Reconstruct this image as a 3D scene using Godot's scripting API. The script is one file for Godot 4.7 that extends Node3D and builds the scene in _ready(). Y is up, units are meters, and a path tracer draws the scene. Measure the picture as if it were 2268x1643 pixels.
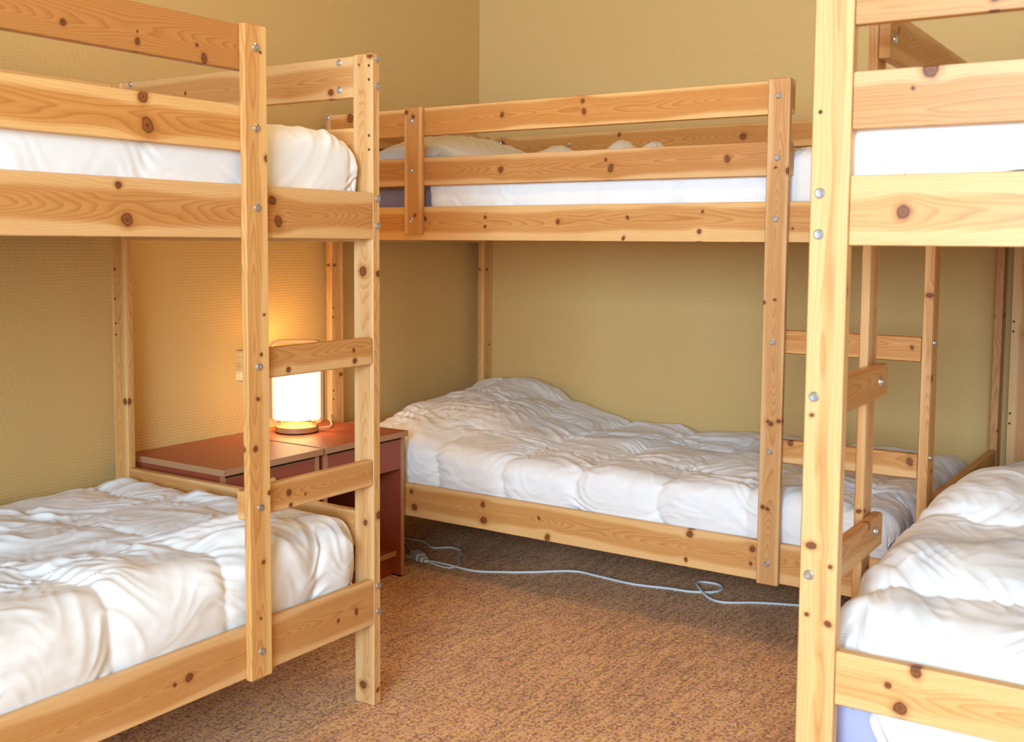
extends Node3D
# A dormitory corner: three pine bunk beds, two red nightstands, a lit lamp, an extension cord on sisal carpet.

const XL := 1.016   # front plane of the bunk on the left
const ZL := 1.8298  # its far end
const XB := 0.0321  # left end of the bunk along the back wall
const ZB := 0.9742  # its front plane
const XR := 2.1551  # front plane of the bunk on the right
const ZR := 2.1126  # its near end
const LEN := 2.0591
const WID := 0.989
const PT := 0.0262
const PD := 0.0623
const TOP := 1.5744
const RT := 0.022
const ST := 0.0183

var wood: Array = []
var taken := {}
var n_low := FastNoiseLite.new()
var n_fib := FastNoiseLite.new()
var n_a := FastNoiseLite.new()
var n_b := FastNoiseLite.new()
var rows: Array = []
var row_bytes: Array = []
var bolt_mesh: ArrayMesh
var hole_mesh: ArrayMesh
var m_zinc: StandardMaterial3D
var m_hole: StandardMaterial3D
var m_duvet: StandardMaterial3D
var m_cotton: StandardMaterial3D
var m_lilac: StandardMaterial3D


func _ready() -> void:
	# ---- camera
	var cam := Camera3D.new()
	cam.name = "camera"
	cam.projection = Camera3D.PROJECTION_FRUSTUM
	cam.near = 0.05
	cam.far = 60.0
	var f := 2447.609
	cam.size = 2.0 * 0.05 * 821.5 / f
	cam.frustum_offset = Vector2((1134.0 - 1128.969) / f * 0.05, (728.345 - 821.5) / f * 0.05)
	cam.transform = Transform3D(Basis(Vector3(0.829955, 0.00729, -0.557783), Vector3(-0.049582, 0.996921, -0.060747), Vector3(0.555623, 0.078073, 0.827761)), Vector3(2.7484, 1.1349, 3.8532))
	var lens := CameraAttributesPhysical.new()
	lens.frustum_focal_length = 38.8
	lens.frustum_focus_distance = 3.3
	lens.exposure_aperture = 6.3
	cam.attributes = lens
	add_child(cam)
	cam.current = true
	# ---- sky, daylight, exposure
	var env := Environment.new()
	env.background_mode = Environment.BG_SKY
	var sky := Sky.new()
	var psm := ProceduralSkyMaterial.new()
	psm.sky_top_color = Color(0.55, 0.68, 0.9)
	psm.sky_horizon_color = Color(0.85, 0.9, 0.95)
	psm.ground_bottom_color = Color(0.35, 0.36, 0.33)
	psm.ground_horizon_color = Color(0.7, 0.72, 0.72)
	sky.sky_material = psm
	env.sky = sky
	env.background_energy_multiplier = 1.5
	env.tonemap_mode = Environment.TONE_MAPPER_LINEAR
	env.tonemap_exposure = 1.0
	env.sdfgi_enabled = true
	env.ssao_enabled = true
	env.ssil_enabled = true
	var we := WorldEnvironment.new()
	we.name = "world_environment"
	we.environment = env
	add_child(we)
	var day := AreaLight3D.new()   # daylight in the window behind the camera
	day.name = "window_daylight"
	day.area_size = Vector2(2.3, 1.5)
	day.light_color = Color(0.745, 0.885, 1.0)
	day.light_energy = 37.5
	day.shadow_enabled = true
	day.position = Vector3(3.2, 1.75, 6.33)
	add_child(day)

	n_low.seed = 3; n_low.noise_type = FastNoiseLite.TYPE_SIMPLEX_SMOOTH; n_low.fractal_type = FastNoiseLite.FRACTAL_NONE; n_low.frequency = 1.0
	n_fib.seed = 9; n_fib.noise_type = FastNoiseLite.TYPE_SIMPLEX; n_fib.fractal_type = FastNoiseLite.FRACTAL_NONE; n_fib.frequency = 1.0
	n_a.seed = 21; n_a.noise_type = FastNoiseLite.TYPE_SIMPLEX_SMOOTH; n_a.fractal_type = FastNoiseLite.FRACTAL_NONE; n_a.frequency = 1.0
	n_b.seed = 33; n_b.noise_type = FastNoiseLite.TYPE_SIMPLEX_SMOOTH; n_b.fractal_type = FastNoiseLite.FRACTAL_NONE; n_b.frequency = 1.0
	make_wood()
	m_zinc = mat(Color(0.78, 0.8, 0.82), 0.3); m_zinc.metallic = 0.9
	m_hole = mat(Color(0.36, 0.24, 0.14), 0.9)
	m_duvet = mat(Color(0.935, 0.93, 0.92), 0.85); m_duvet.rim_enabled = true; m_duvet.rim = 0.15
	m_cotton = mat(Color(0.925, 0.91, 0.885), 0.85)
	m_lilac = mat(Color(0.70, 0.71, 0.85), 0.9); m_lilac.rim_enabled = true; m_lilac.rim = 0.3
	bolt_mesh = lathe([[0.0, 0.0012], [0.0026, 0.0012], [0.0031, 0.0034], [0.0062, 0.0036], [0.0082, 0.0022], [0.0088, 0.0]], 20)
	hole_mesh = lathe([[0.0, 0.0003], [0.0026, 0.0003], [0.0032, 0.0006], [0.0036, 0.0]], 14)

	setting()
	beds()
	bedding()
	nightstands()
	ceiling_lamp()
	lamp()
	cords()


# ------------------------------------------------------------------ helpers
func mat(c: Color, rough: float) -> StandardMaterial3D:
	var m := StandardMaterial3D.new()
	m.albedo_color = c
	m.roughness = rough
	return m


func numbered(s: String) -> String:
	if not taken.has(s):
		taken[s] = 0
		return s
	taken[s] += 1
	return "%s_%03d" % [s, taken[s]]


func thing(called: String, label: String, category: String, at := Vector3.ZERO, group := "") -> Node3D:
	var o := Node3D.new()
	o.name = numbered(called)
	o.position = at
	o.set_meta("label", label)
	o.set_meta("category", category)
	if group:
		o.set_meta("group", group)
	add_child(o)
	return o


func put(called: String, mesh: Mesh, m: Material, parent: Node, at := Vector3.ZERO) -> MeshInstance3D:
	var o := MeshInstance3D.new()
	o.name = numbered(called) if parent == self else called
	o.mesh = mesh
	if m:
		o.material_override = m
	o.position = at
	parent.add_child(o, true)
	return o


func struct(o: Node3D, label: String) -> void:
	o.set_meta("kind", "structure")
	o.set_meta("label", label)


func tri(st: SurfaceTool, p: Array, n: Array, uv: Array) -> void:
	var g: Vector3 = (p[1] - p[0]).cross(p[2] - p[0])
	var out: Vector3 = n[0] + n[1] + n[2]
	var order := [0, 1, 2] if g.dot(out) < 0.0 else [0, 2, 1]
	for i in order:
		st.set_normal(n[i]); st.set_uv(uv[i]); st.add_vertex(p[i])


func quad(st: SurfaceTool, p: Array, n: Array, uv: Array) -> void:
	tri(st, [p[0], p[1], p[2]], [n[0], n[1], n[2]], [uv[0], uv[1], uv[2]])
	tri(st, [p[0], p[2], p[3]], [n[0], n[2], n[3]], [uv[0], uv[2], uv[3]])


# A box from a to b with soft edges; uvf(position, face axis) gives the texture coordinates.
func soft_box(st: SurfaceTool, a: Vector3, b: Vector3, ch: float, uvf: Callable) -> void:
	var axes := [Vector3.RIGHT, Vector3.UP, Vector3.BACK]
	ch = minf(ch, 0.45 * minf(b.x - a.x, minf(b.y - a.y, b.z - a.z)))
	var lo := a; var hi := b
	for f in 3:
		var g := (f + 1) % 3
		var h := (f + 2) % 3
		for s in [0, 1]:
			var n: Vector3 = axes[f] * (1.0 if s else -1.0)
			var p := []
			for c in [[0, 0], [1, 0], [1, 1], [0, 1]]:
				var q := Vector3.ZERO
				q[f] = hi[f] if s else lo[f]
				q[g] = hi[g] - ch if c[0] else lo[g] + ch
				q[h] = hi[h] - ch if c[1] else lo[h] + ch
				p.append(q)
			quad(st, p, [n, n, n, n], [uvf.call(p[0], f), uvf.call(p[1], f), uvf.call(p[2], f), uvf.call(p[3], f)])
		if ch <= 0.0:
			continue
		for s in [0, 1]:            # edges along h, between faces f and g
			for t in [0, 1]:
				var nf: Vector3 = axes[f] * (1.0 if s else -1.0)
				var ng: Vector3 = axes[g] * (1.0 if t else -1.0)
				var p := []
				for e in [0, 1]:
					var w: float = hi[h] - ch if e else lo[h] + ch
					var q := Vector3.ZERO
					q[f] = hi[f] if s else lo[f]; q[g] = hi[g] - ch if t else lo[g] + ch; q[h] = w
					var r := Vector3.ZERO
					r[f] = hi[f] - ch if s else lo[f] + ch; r[g] = hi[g] if t else lo[g]; r[h] = w
					p.append(q); p.append(r)
				quad(st, [p[0], p[1], p[3], p[2]], [nf, ng, ng, nf], [uvf.call(p[0], f), uvf.call(p[1], f), uvf.call(p[3], f), uvf.call(p[2], f)])
	if ch > 0.0:
		for c in 8:
			var s := [c & 1, (c >> 1) & 1, (c >> 2) & 1]
			var p := []
			var n := []
			for f in 3:
				var q := Vector3.ZERO
				for k in 3:
					var inset := 0.0 if k == f else ch
					q[k] = hi[k] - inset if s[k] else lo[k] + inset
				p.append(q)
				n.append(axes[f] * (1.0 if s[f] else -1.0))
			tri(st, p, n, [uvf.call(p[0], 0), uvf.call(p[1], 0), uvf.call(p[2], 0)])


# A pine board from corner a to corner b (world), grain along axis al, from a row of the wood atlases.
func board(parent: Node3D, called: String, a: Vector3, b: Vector3, al: int, row: int, uo := 0.0, row2 := -1, vo := 0.0, ch := 0.0022) -> MeshInstance3D:
	var o: Vector3 = parent.position
	a -= o; b -= o
	var d := b - a
	var j := (al + 1) % 3
	var k := (al + 2) % 3
	if d[k] > d[j]:
		var x := j
		j = k; k = x
	var first := 0 if row < 16 else 16
	var count := 16.0 if row < 16 else 8.0
	var uvf := func(p: Vector3, f: int) -> Vector2:
		var s: float = (p[al] - a[al]) * 1000.0 + uo
		var t: float = (p[j] - a[j]) * 1000.0 + vo
		var r := row
		if f == j:
			t = (p[k] - a[k]) * 1000.0 + (3.0 if p[j] < (a[j] + b[j]) * 0.5 else d[j] * 1000.0 - d[k] * 1000.0 - 3.0) + vo
			if row2 >= 0:
				r = row2; t = (p[k] - a[k]) * 1000.0
		elif f == al:
			s = uo + (p[k] - a[k]) * 600.0
		return Vector2(s / 2100.0, (float(r - first) + clampf(t / 115.0, 0.012, 0.988)) / count)
	var st := SurfaceTool.new()
	st.begin(Mesh.PRIMITIVE_TRIANGLES)
	soft_box(st, a, b, ch, uvf)
	return put(called, st.commit(), wood[0 if row < 16 else 1], parent)


func plain_uv(p: Vector3, f: int) -> Vector2:
	return Vector2(p.z, p.y) if f == 0 else Vector2(p.x, p.z) if f == 1 else Vector2(p.x, p.y)


func box(parent: Node, called: String, a: Vector3, b: Vector3, m: Material, ch := 0.001) -> MeshInstance3D:
	var o: Vector3 = parent.position if parent != self else Vector3.ZERO
	var st := SurfaceTool.new()
	st.begin(Mesh.PRIMITIVE_TRIANGLES)
	soft_box(st, a - o, b - o, ch, plain_uv)
	return put(called, st.commit(), m, parent)


func lathe(prof: Array, seg: int) -> ArrayMesh:
	var st := SurfaceTool.new()
	st.begin(Mesh.PRIMITIVE_TRIANGLES)
	for i in prof.size() - 1:
		var p: Vector2 = Vector2(prof[i][0], prof[i][1])
		var q: Vector2 = Vector2(prof[i + 1][0], prof[i + 1][1])
		var e := (q - p).normalized()
		var nn := Vector2(-e.y, e.x)   # profile runs from the axis at the top outward and down
		for s in seg:
			var a0 := TAU * s / seg
			var a1 := TAU * (s + 1) / seg
			var pts := []
			var nor := []
			for c in [[p, a0], [p, a1], [q, a1], [q, a0]]:
				pts.append(Vector3(c[0].x * cos(c[1]), c[0].y, c[0].x * sin(c[1])))
				nor.append(Vector3(nn.x * cos(c[1]), nn.y, nn.x * sin(c[1])))
			var uv := [Vector2(a0, p.y), Vector2(a1, p.y), Vector2(a1, q.y), Vector2(a0, q.y)]
			if p.x > 1e-6:
				tri(st, [pts[0], pts[1], pts[2]], [nor[0], nor[1], nor[2]], [uv[0], uv[1], uv[2]])
			if q.x > 1e-6:
				tri(st, [pts[0], pts[2], pts[3]], [nor[0], nor[2], nor[3]], [uv[0], uv[2], uv[3]])
	return st.commit()


func smooth_path(pts: Array, step: float) -> Array:
	var c := Curve3D.new()
	for i in pts.size():
		var a: Vector3 = pts[maxi(i - 1, 0)]
		var b: Vector3 = pts[mini(i + 1, pts.size() - 1)]
		var t := (b - a) / 6.0
		c.add_point(pts[i], -t, t)
	var n := maxi(4, int(c.get_baked_length() / step))
	var out := []
	for i in n + 1:
		out.append(c.sample_baked(c.get_baked_length() * i / n, true))
	return out


# A tube (or a flat band when rx and ry differ) along points; up steadies the section.
func tube(st: SurfaceTool, pts: Array, rx: float, ry: float, seg: int, closed := false, side := Vector3.ZERO) -> void:
	var n := pts.size()
	var rings := []
	var last := Vector3.UP
	for i in n:
		var p0: Vector3 = pts[(i - 1 + n) % n] if closed else pts[maxi(i - 1, 0)]
		var p1: Vector3 = pts[(i + 1) % n] if closed else pts[mini(i + 1, n - 1)]
		var t := (p1 - p0).normalized()
		var bx: Vector3
		if side != Vector3.ZERO:
			bx = (side - t * side.dot(t)).normalized()
		else:
			bx = (last - t * last.dot(t))
			if bx.length() < 0.05:
				bx = t.cross(Vector3.RIGHT)
			bx = bx.normalized()
			last = bx
		var by := t.cross(bx)
		var ring := []
		for s in seg:
			var a := TAU * (s + 0.5) / seg
			var k := 1.0
			ring.append([pts[i] + bx * cos(a) * rx * k + by * sin(a) * ry * k, (bx * cos(a) * ry + by * sin(a) * rx).normalized()])
		rings.append(ring)
	for i in (n if closed else n - 1):
		for s in seg:
			var r0: Array = rings[i]
			var r1: Array = rings[(i + 1) % n]
			var s1 := (s + 1) % seg
			quad(st, [r0[s][0], r0[s1][0], r1[s1][0], r1[s][0]], [r0[s][1], r0[s1][1], r1[s1][1], r1[s][1]], [Vector2(0, i), Vector2(1, i), Vector2(1, i + 1), Vector2(0, i + 1)])
	if not closed:
		for e in [0, n - 1]:
			var q: Vector3 = (pts[0] - pts[1]).normalized() if e == 0 else (pts[n - 1] - pts[n - 2]).normalized()
			for s in seg:
				tri(st, [pts[e], rings[e][s][0], rings[e][(s + 1) % seg][0]], [q, q, q], [Vector2.ZERO, Vector2.ZERO, Vector2.ZERO])


# ------------------------------------------------------------------ wood
func make_wood() -> void:
	# each row is one board: [seed, centre of the heart in mm, half width of the heart, ring spacing, depth of tone, knots as position along, across, radius in mm]
	rows = [
		[1, 40, 60, 5.2, 0.9, [811,28,7,657,37,3,657,19,7,518,33,4,500,10,10]],
		[2, 44, 27, 6.0, 0.75, [647,82,14,638,30,17]],
		[3, 52, 30, 6.0, 0.7, [705,94,7,687,31,13,322,79,10,305,36,15]],
		[4, 55, 40, 4.2, 0.5, [561,53,9,597,50,5,62,49,8,125,45,6]],
		[5, 40, 22, 6.0, 0.35, [1317,19,4,1102,3,8,777,15,4,694,24,4,601,34,6,497,43,7,397,5,5,251,24,6,131,33,4]],
		[6, 34, 14, 5.0, 0.12, [1568,53,8,1549,20,3,1063,31,12,454,36,7,47,27,11]],
		[7, 22, 10, 5.0, 0.25, [1057,8,8,472,7,9,37,12,8]],
		[8, 46, 36, 5.0, 0.8, [722,50,10,1017,43,11,1012,74,7,91,74,16]],
		[9, 48, 32, 5.6, 0.75, [719,43,11,1110,36,13,1093,61,5,1474,50,11]],
		[10, 58, 32, 6.0, 0.55, [416,70,9,660,73,6,660,44,6,930,58,8,1168,69,7,1155,9,8,1404,84,5,1395,29,8,1664,37,4]],
		[11, 60, 34, 5.4, 0.5, [361,85,8,373,33,12,657,82,10,661,31,12,872,68,7,904,11,13,1385,97,10,1374,21,7,1574,85,10,1570,42,6]],
		[12, 30, 22, 4.0, 0.3, [1136,26,5,1126,61,8,783,33,5,775,3,5,452,23,5,446,32,7,456,53,7,211,28,7,215,14,5]],
		[13, 34, 10, 8.5, 0.15, [646,18,9,616,50,4,531,14,4,521,49,7,860,13,4]],
		[14, 50, 24, 8.0, 0.22, [82,52,11,700,40,10]],
		[15, 20, 45, 6.2, 0.42, [90,57,3,115,82,12,600,20,8]],
		[16, 44, 20, 6.4, 0.1, [84,51,5,103,18,11,125,83,11,620,50,9]],
		[17, 40, 24, 4.4, 0.55, [68,39,6,65,14,7,279,13,7,780,36,8,730,23,3,775,7,5,1080,58,10,1394,43,11,1882,38,7,1898,9,8,1561,46,6]],
		[18, 48, 30, 6.0, 0.5, [268,50,6,793,16,9,1400,47,7,1414,34,7,1423,13,10]],
		[19, 44, 34, 5.4, 0.6, [615,74,9,1125,45,13,63,62,15,1700,40,8]],
		[20, 30, 18, 5.0, 0.3, [300,20,8,420,50,6,1010,14,9,1400,45,7,1750,30,6]],
		[21, 56, 30, 6.0, 0.5, [250,60,8,640,30,11,900,84,7,1300,50,12,1720,30,8]],
		[22, 28, 20, 4.6, 0.25, [180,40,7,560,22,6,800,52,9,1180,18,5,1500,36,8,1900,20,7]],
		[23, 50, 26, 5.6, 0.45, [320,36,9,760,62,7,1130,24,12,1600,58,8]],
		[24, 36, 40, 4.8, 0.6, [150,22,7,480,60,9,990,36,6,1440,20,10,1840,48,8]],
	]
	row_bytes.resize(rows.size())
	for i in rows.size():
		row_bytes[i] = PackedByteArray()
	var job := WorkerThreadPool.add_group_task(wood_row, rows.size())
	WorkerThreadPool.wait_for_group_task_completion(job)
	for k in 2:
		var all := PackedByteArray()
		for i in (range(0, 16) if k == 0 else range(16, 24)):
			all.append_array(row_bytes[i])
		var im := Image.create_from_data(2048, 2048 if k == 0 else 1024, false, Image.FORMAT_RGB8, all)
		var m := StandardMaterial3D.new()
		m.albedo_texture = ImageTexture.create_from_image(im)
		m.albedo_color = Color(0.965, 0.965, 0.965)
		m.roughness = 0.46
		m.metallic_specular = 0.45
		m.resource_name = "pine"
		wood.append(m)
	row_bytes.clear()


func wood_row(idx: int) -> void:
	var cfg: Array = rows[idx]
	var seed_x: float = cfg[0] * 173.7
	var heart: float = cfg[2]
	var spacing: float = cfg[3]
	var tone: float = cfg[4]
	var kn: Array = cfg[5]
	var W := 2048
	var H := 128
	var out := PackedByteArray()
	out.resize(W * H * 3)
	var pale := Vector3(0.925, 0.74, 0.50)
	var deep := Vector3(0.80, 0.545, 0.285)
	var late := Vector3(0.64, 0.375, 0.17)
	var dark := Vector3(0.33, 0.165, 0.085)
	var rim := Vector3(0.24, 0.115, 0.065)
	var tint := 1.0 + 0.03 * sin(seed_x)
	for X in W:
		var x := X * 2100.0 / 2048.0
		var c: float = cfg[1] + 9.0 * n_low.get_noise_2d(x * 0.0012 + seed_x, 1.5) + 1.6 * n_low.get_noise_2d(x * 0.006 + seed_x, 8.5)
		var dd := 20.0 + 24.0 * n_low.get_noise_2d(x * 0.0016 + seed_x, 33.5) + 2.5 * n_low.get_noise_2d(x * 0.006, seed_x)
		dd = maxf(dd, 0.0)
		var hw: float = heart + 5.0 * n_low.get_noise_2d(x * 0.003, seed_x + 70.0)
		var near := []
		for i in range(0, kn.size(), 3):
			var r: float = kn[i + 2]
			if absf(x - kn[i]) < r * 7.0:
				near.append([kn[i], kn[i + 1], r])
		for Y in H:
			var y := Y * 115.0 / 128.0
			var yd := y
			for k in near:
				var ex: float = (x - k[0]) / (k[2] * 2.9)
				var ey: float = (y - k[1]) / (k[2] * 2.1)
				yd -= (y - k[1]) * 0.82 * exp(-ex * ex - ey * ey)
			var q := yd - c
			var n1 := n_low.get_noise_3d(x * 0.0028, yd * 0.05, seed_x)
			var ring := sqrt(q * q + dd * dd) / (spacing * 0.74) + 0.5 * n1
			var fr := ring - floorf(ring)
			var lt := fr * fr * fr
			if fr > 0.88:
				lt = (1.0 - fr) / 0.12 * 0.7
			var fib := n_fib.get_noise_3d(x * 0.018, y * 1.1, seed_x)
			var ht := clampf((hw + 7.0 - absf(q)) / 14.0, 0.0, 1.0)
			ht = ht * ht * (3.0 - 2.0 * ht)
			var col := pale.lerp(deep, clampf(ht * (0.25 + 0.75 * tone) + 0.12 * tone + 0.09 * fib + 0.12 * n1, 0.0, 1.0))
			col = col.lerp(late, clampf(lt * (0.22 + 0.55 * ht * (0.35 + tone * 0.65)), 0.0, 0.8))
			for k in near:
				var kc: float = cos(k[0] * 1.7) * 0.5
				var px: float = x - k[0]
				var py: float = y - k[1]
				var ex: float = (px + py * kc) / (k[2] * (0.88 + 0.22 * sin(k[0])))
				var ey: float = (py - px * kc) / (k[2] * 0.98)
				var d := sqrt(ex * ex + ey * ey) + 0.14 * n_low.get_noise_3d(x * 0.06, y * 0.06, k[0])
				if d < 2.4:
					var halo := clampf((2.4 - d) / 1.4, 0.0, 1.0)
					col = col.lerp(late, halo * halo * 0.5)
					if d < 1.06:
						var kk := dark.lerp(late, clampf(0.35 + k[2] * 0.03 + 0.2 * sin(d * 15.0) - 0.35 * d + 0.3 * fib, 0.0, 0.85))
						if d < 0.28:
							kk = dark.lerp(kk, d / 0.28)
						if d > 0.8:
							kk = kk.lerp(rim, clampf((d - 0.78) / 0.14, 0.0, 0.8 + 0.2 * sin(atan2(ey, ex) * 2.0 + k[0])))
						col = col.lerp(kk, clampf((1.06 - d) / 0.25, 0.0, 0.84))
			var at := (Y * W + X) * 3
			out[at] = clampi(int(col.x * tint * 255.0), 0, 255)
			out[at + 1] = clampi(int(col.y * tint * 255.0), 0, 255)
			out[at + 2] = clampi(int(col.z * 255.0), 0, 255)
	row_bytes[idx] = out


# ------------------------------------------------------------------ setting
func setting() -> void:
	# wallpaper: woven relief painted olive ochre
	var S := 512
	var im := Image.create_empty(S, S, false, Image.FORMAT_L8)
	for y in S:
		var r := y / 32
		var fy := (y % 32) / 32.0
		for x in S:
			var ph := fposmod(x / 64.0 + 0.37 * ((r * 7) % 5) + 0.08 * sin(TAU * x / 512.0 * 3.0 + r), 1.0)
			var h := pow(sin(PI * fy), 0.8) * (0.45 + 0.55 * sin(PI * clampf(ph * 1.15, 0.0, 1.0)))
			h += 0.1 * sin(TAU * (x * 5 + y * 3) / 64.0)
			im.set_pixel(x, y, Color(h * 0.8, 0, 0))
	var m_wall := mat(Color(0.825, 0.68, 0.43), 0.72)
	m_wall.heightmap_enabled = true
	m_wall.heightmap_texture = ImageTexture.create_from_image(im)
	m_wall.heightmap_scale = 0.1
	m_wall.uv1_triplanar = true
	m_wall.uv1_world_triplanar = true
	m_wall.uv1_scale = Vector3.ONE / 0.15
	var m_white := mat(Color(0.70, 0.56, 0.36), 0.8)
	# sisal carpet
	var C := 1024
	var rng := RandomNumberGenerator.new()
	rng.seed = 11
	var cols := 80
	var nrow := 72
	var tone := PackedFloat32Array()
	tone.resize(cols * nrow)
	for i in cols * nrow:
		tone[i] = rng.randf()
	var alb := PackedByteArray()
	alb.resize(C * C * 3)
	var hgt := PackedByteArray()
	hgt.resize(C * C)
	for y in C:
		var ry := y * nrow / float(C)
		var ri := int(ry)
		var fy := ry - ri
		for x in C:
			var rx := x * cols / float(C) + (0.5 if ri % 2 else 0.0)
			var ci := int(rx) % cols
			var fx := rx - floorf(rx)
			var t: float = tone[ri * cols + ci]
			var bump := sin(PI * fx) * sin(PI * fy)
			bump = sqrt(maxf(bump, 0.0))
			var l := (0.83 + 0.2 * bump) * (0.9 + 0.22 * t)
			var r := 0.98 * l
			var g := (0.745 + 0.05 * (t - 0.5) + 0.035 * sin(t * 71.0)) * l
			var b := (0.545 + 0.07 * sin(t * 37.0)) * l
			if t < 0.2:
				r *= 0.87; g *= 0.86; b *= 0.85
			var at := y * C + x
			alb[at * 3] = clampi(int(r * 255.0), 0, 255)
			alb[at * 3 + 1] = clampi(int(g * 255.0), 0, 255)
			alb[at * 3 + 2] = clampi(int(b * 255.0), 0, 255)
			hgt[at] = int(clampf(bump * (0.7 + 0.3 * t), 0.0, 1.0) * 255.0)
	var D := 1024
	var stx := PackedByteArray()
	stx.resize(D * D * 3)
	for y in D:
		for x in D:
			# yarn streaks that run along the room
			var v := 0.965 + 0.09 * n_fib.get_noise_2d(x * 0.32, y * 0.012) + 0.06 * n_low.get_noise_2d(x * 0.11, y * 0.02 + 50.0) + 0.05 * n_low.get_noise_2d(x * 0.008, y * 0.008)
			var q := clampi(int(v * 255.0), 0, 255)
			var at := (y * D + x) * 3
			stx[at] = q; stx[at + 1] = q; stx[at + 2] = q
	var m_floor := mat(Color.WHITE, 0.95)
	m_floor.albedo_texture = ImageTexture.create_from_image(Image.create_from_data(C, C, false, Image.FORMAT_RGB8, alb))
	m_floor.heightmap_enabled = true
	m_floor.heightmap_texture = ImageTexture.create_from_image(Image.create_from_data(C, C, false, Image.FORMAT_L8, hgt))
	m_floor.heightmap_scale = 0.11
	m_floor.uv1_scale = Vector3(1 / 0.44, 1 / 0.44, 1)
	m_floor.detail_enabled = true
	m_floor.detail_blend_mode = BaseMaterial3D.BLEND_MODE_MUL
	m_floor.detail_uv_layer = BaseMaterial3D.DETAIL_UV_2
	m_floor.detail_albedo = ImageTexture.create_from_image(Image.create_from_data(D, D, false, Image.FORMAT_RGB8, stx))
	m_floor.uv2_scale = Vector3(1 / 3.2, 1 / 3.2, 1)
	var x0 := -0.015; var x1 := 4.6; var z0 := -0.018; var z1 := 6.4; var h := 2.75
	var st := SurfaceTool.new()
	st.begin(Mesh.PRIMITIVE_TRIANGLES)
	soft_box(st, Vector3(x0 - 0.1, -0.1, z0 - 0.1), Vector3(x1 + 0.1, 0.0, z1 + 0.1), 0.0, plain_uv)
	var fl_mesh: ArrayMesh = with_uv2(st.commit())
	struct(put("floor", fl_mesh, m_floor, self), "brown sisal carpet with a fine woven rib covering the floor")
	struct(box(self, "ceiling", Vector3(x0 - 0.1, h, z0 - 0.1), Vector3(x1 + 0.1, h + 0.1, z1 + 0.1), m_white, 0.0), "tan ceiling above the bunk beds")
	struct(box(self, "wall_left", Vector3(x0 - 0.1, 0, z0 - 0.1), Vector3(x0, h, z1 + 0.1), m_wall, 0.0), "olive ochre wallpapered wall behind the nightstands and lamp")
	struct(box(self, "wall_back", Vector3(x0, 0, z0 - 0.1), Vector3(x1, h, z0), m_wall, 0.0), "olive ochre wallpapered wall along the far bunk bed")
	struct(box(self, "wall_right", Vector3(x1, 0, z0 - 0.1), Vector3(x1 + 0.1, h, z1 + 0.1), m_wall, 0.0), "olive ochre wall at the right side of the room")
	# the wall with the window
	st = SurfaceTool.new()
	st.begin(Mesh.PRIMITIVE_TRIANGLES)
	var wx0 := 2.0; var wx1 := 4.4; var wy0 := 0.95; var wy1 := 2.55
	for r in [[x0, 0.0, wx0, h], [wx1, 0.0, x1, h], [wx0, 0.0, wx1, wy0], [wx0, wy1, wx1, h]]:
		soft_box(st, Vector3(r[0], r[1], z1), Vector3(r[2], r[3], z1 + 0.2), 0.0, plain_uv)
	struct(put("wall_front", st.commit(), m_wall, self), "olive ochre wall with the window that lights the room")
	var win := Node3D.new()
	win.name = "window_1"
	win.position = Vector3((wx0 + wx1) / 2, wy0, z1 + 0.1)
	struct(win, "wide white framed window letting in the daylight")
	add_child(win)
	var m_frame := mat(Color(0.9, 0.9, 0.88), 0.4)
	for r in [[wx0, wy0, wx0 + 0.05, wy1], [wx1 - 0.05, wy0, wx1, wy1], [wx0 + 0.05, wy0, wx1 - 0.05, wy0 + 0.05], [wx0 + 0.05, wy1 - 0.05, wx1 - 0.05, wy1]]:
		box(win, "window_frame", Vector3(r[0], r[1], z1 + 0.08), Vector3(r[2], r[3], z1 + 0.14), m_frame, 0.003)
	box(win, "window_sill", Vector3(wx0 - 0.04, wy0 - 0.03, z1 - 0.05), Vector3(wx1 + 0.04, wy0, z1 + 0.08), m_frame, 0.004)
	var glass := mat(Color(1, 1, 1, 0.06), 0.05)
	glass.transparency = BaseMaterial3D.TRANSPARENCY_ALPHA
	box(win, "window_pane", Vector3(wx0 + 0.05, wy0 + 0.05, z1 + 0.105), Vector3(wx1 - 0.05, wy1 - 0.05, z1 + 0.111), glass, 0.0)


func with_uv2(m: ArrayMesh) -> ArrayMesh:
	var a := m.surface_get_arrays(0)
	a[Mesh.ARRAY_TEX_UV2] = a[Mesh.ARRAY_TEX_UV].duplicate()
	var o := ArrayMesh.new()
	o.add_surface_from_arrays(Mesh.PRIMITIVE_TRIANGLES, a)
	return o


# ------------------------------------------------------------------ beds
func bolt(parent: Node3D, at: Vector3, axis: Vector3, called := "bolt") -> void:
	var o := put(called, bolt_mesh if called == "bolt" else hole_mesh, m_zinc if called == "bolt" else m_hole, parent, at - parent.position)
	o.quaternion = Quaternion(Vector3.UP, axis) if axis != Vector3.DOWN else Quaternion(Vector3.RIGHT, PI)


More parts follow.
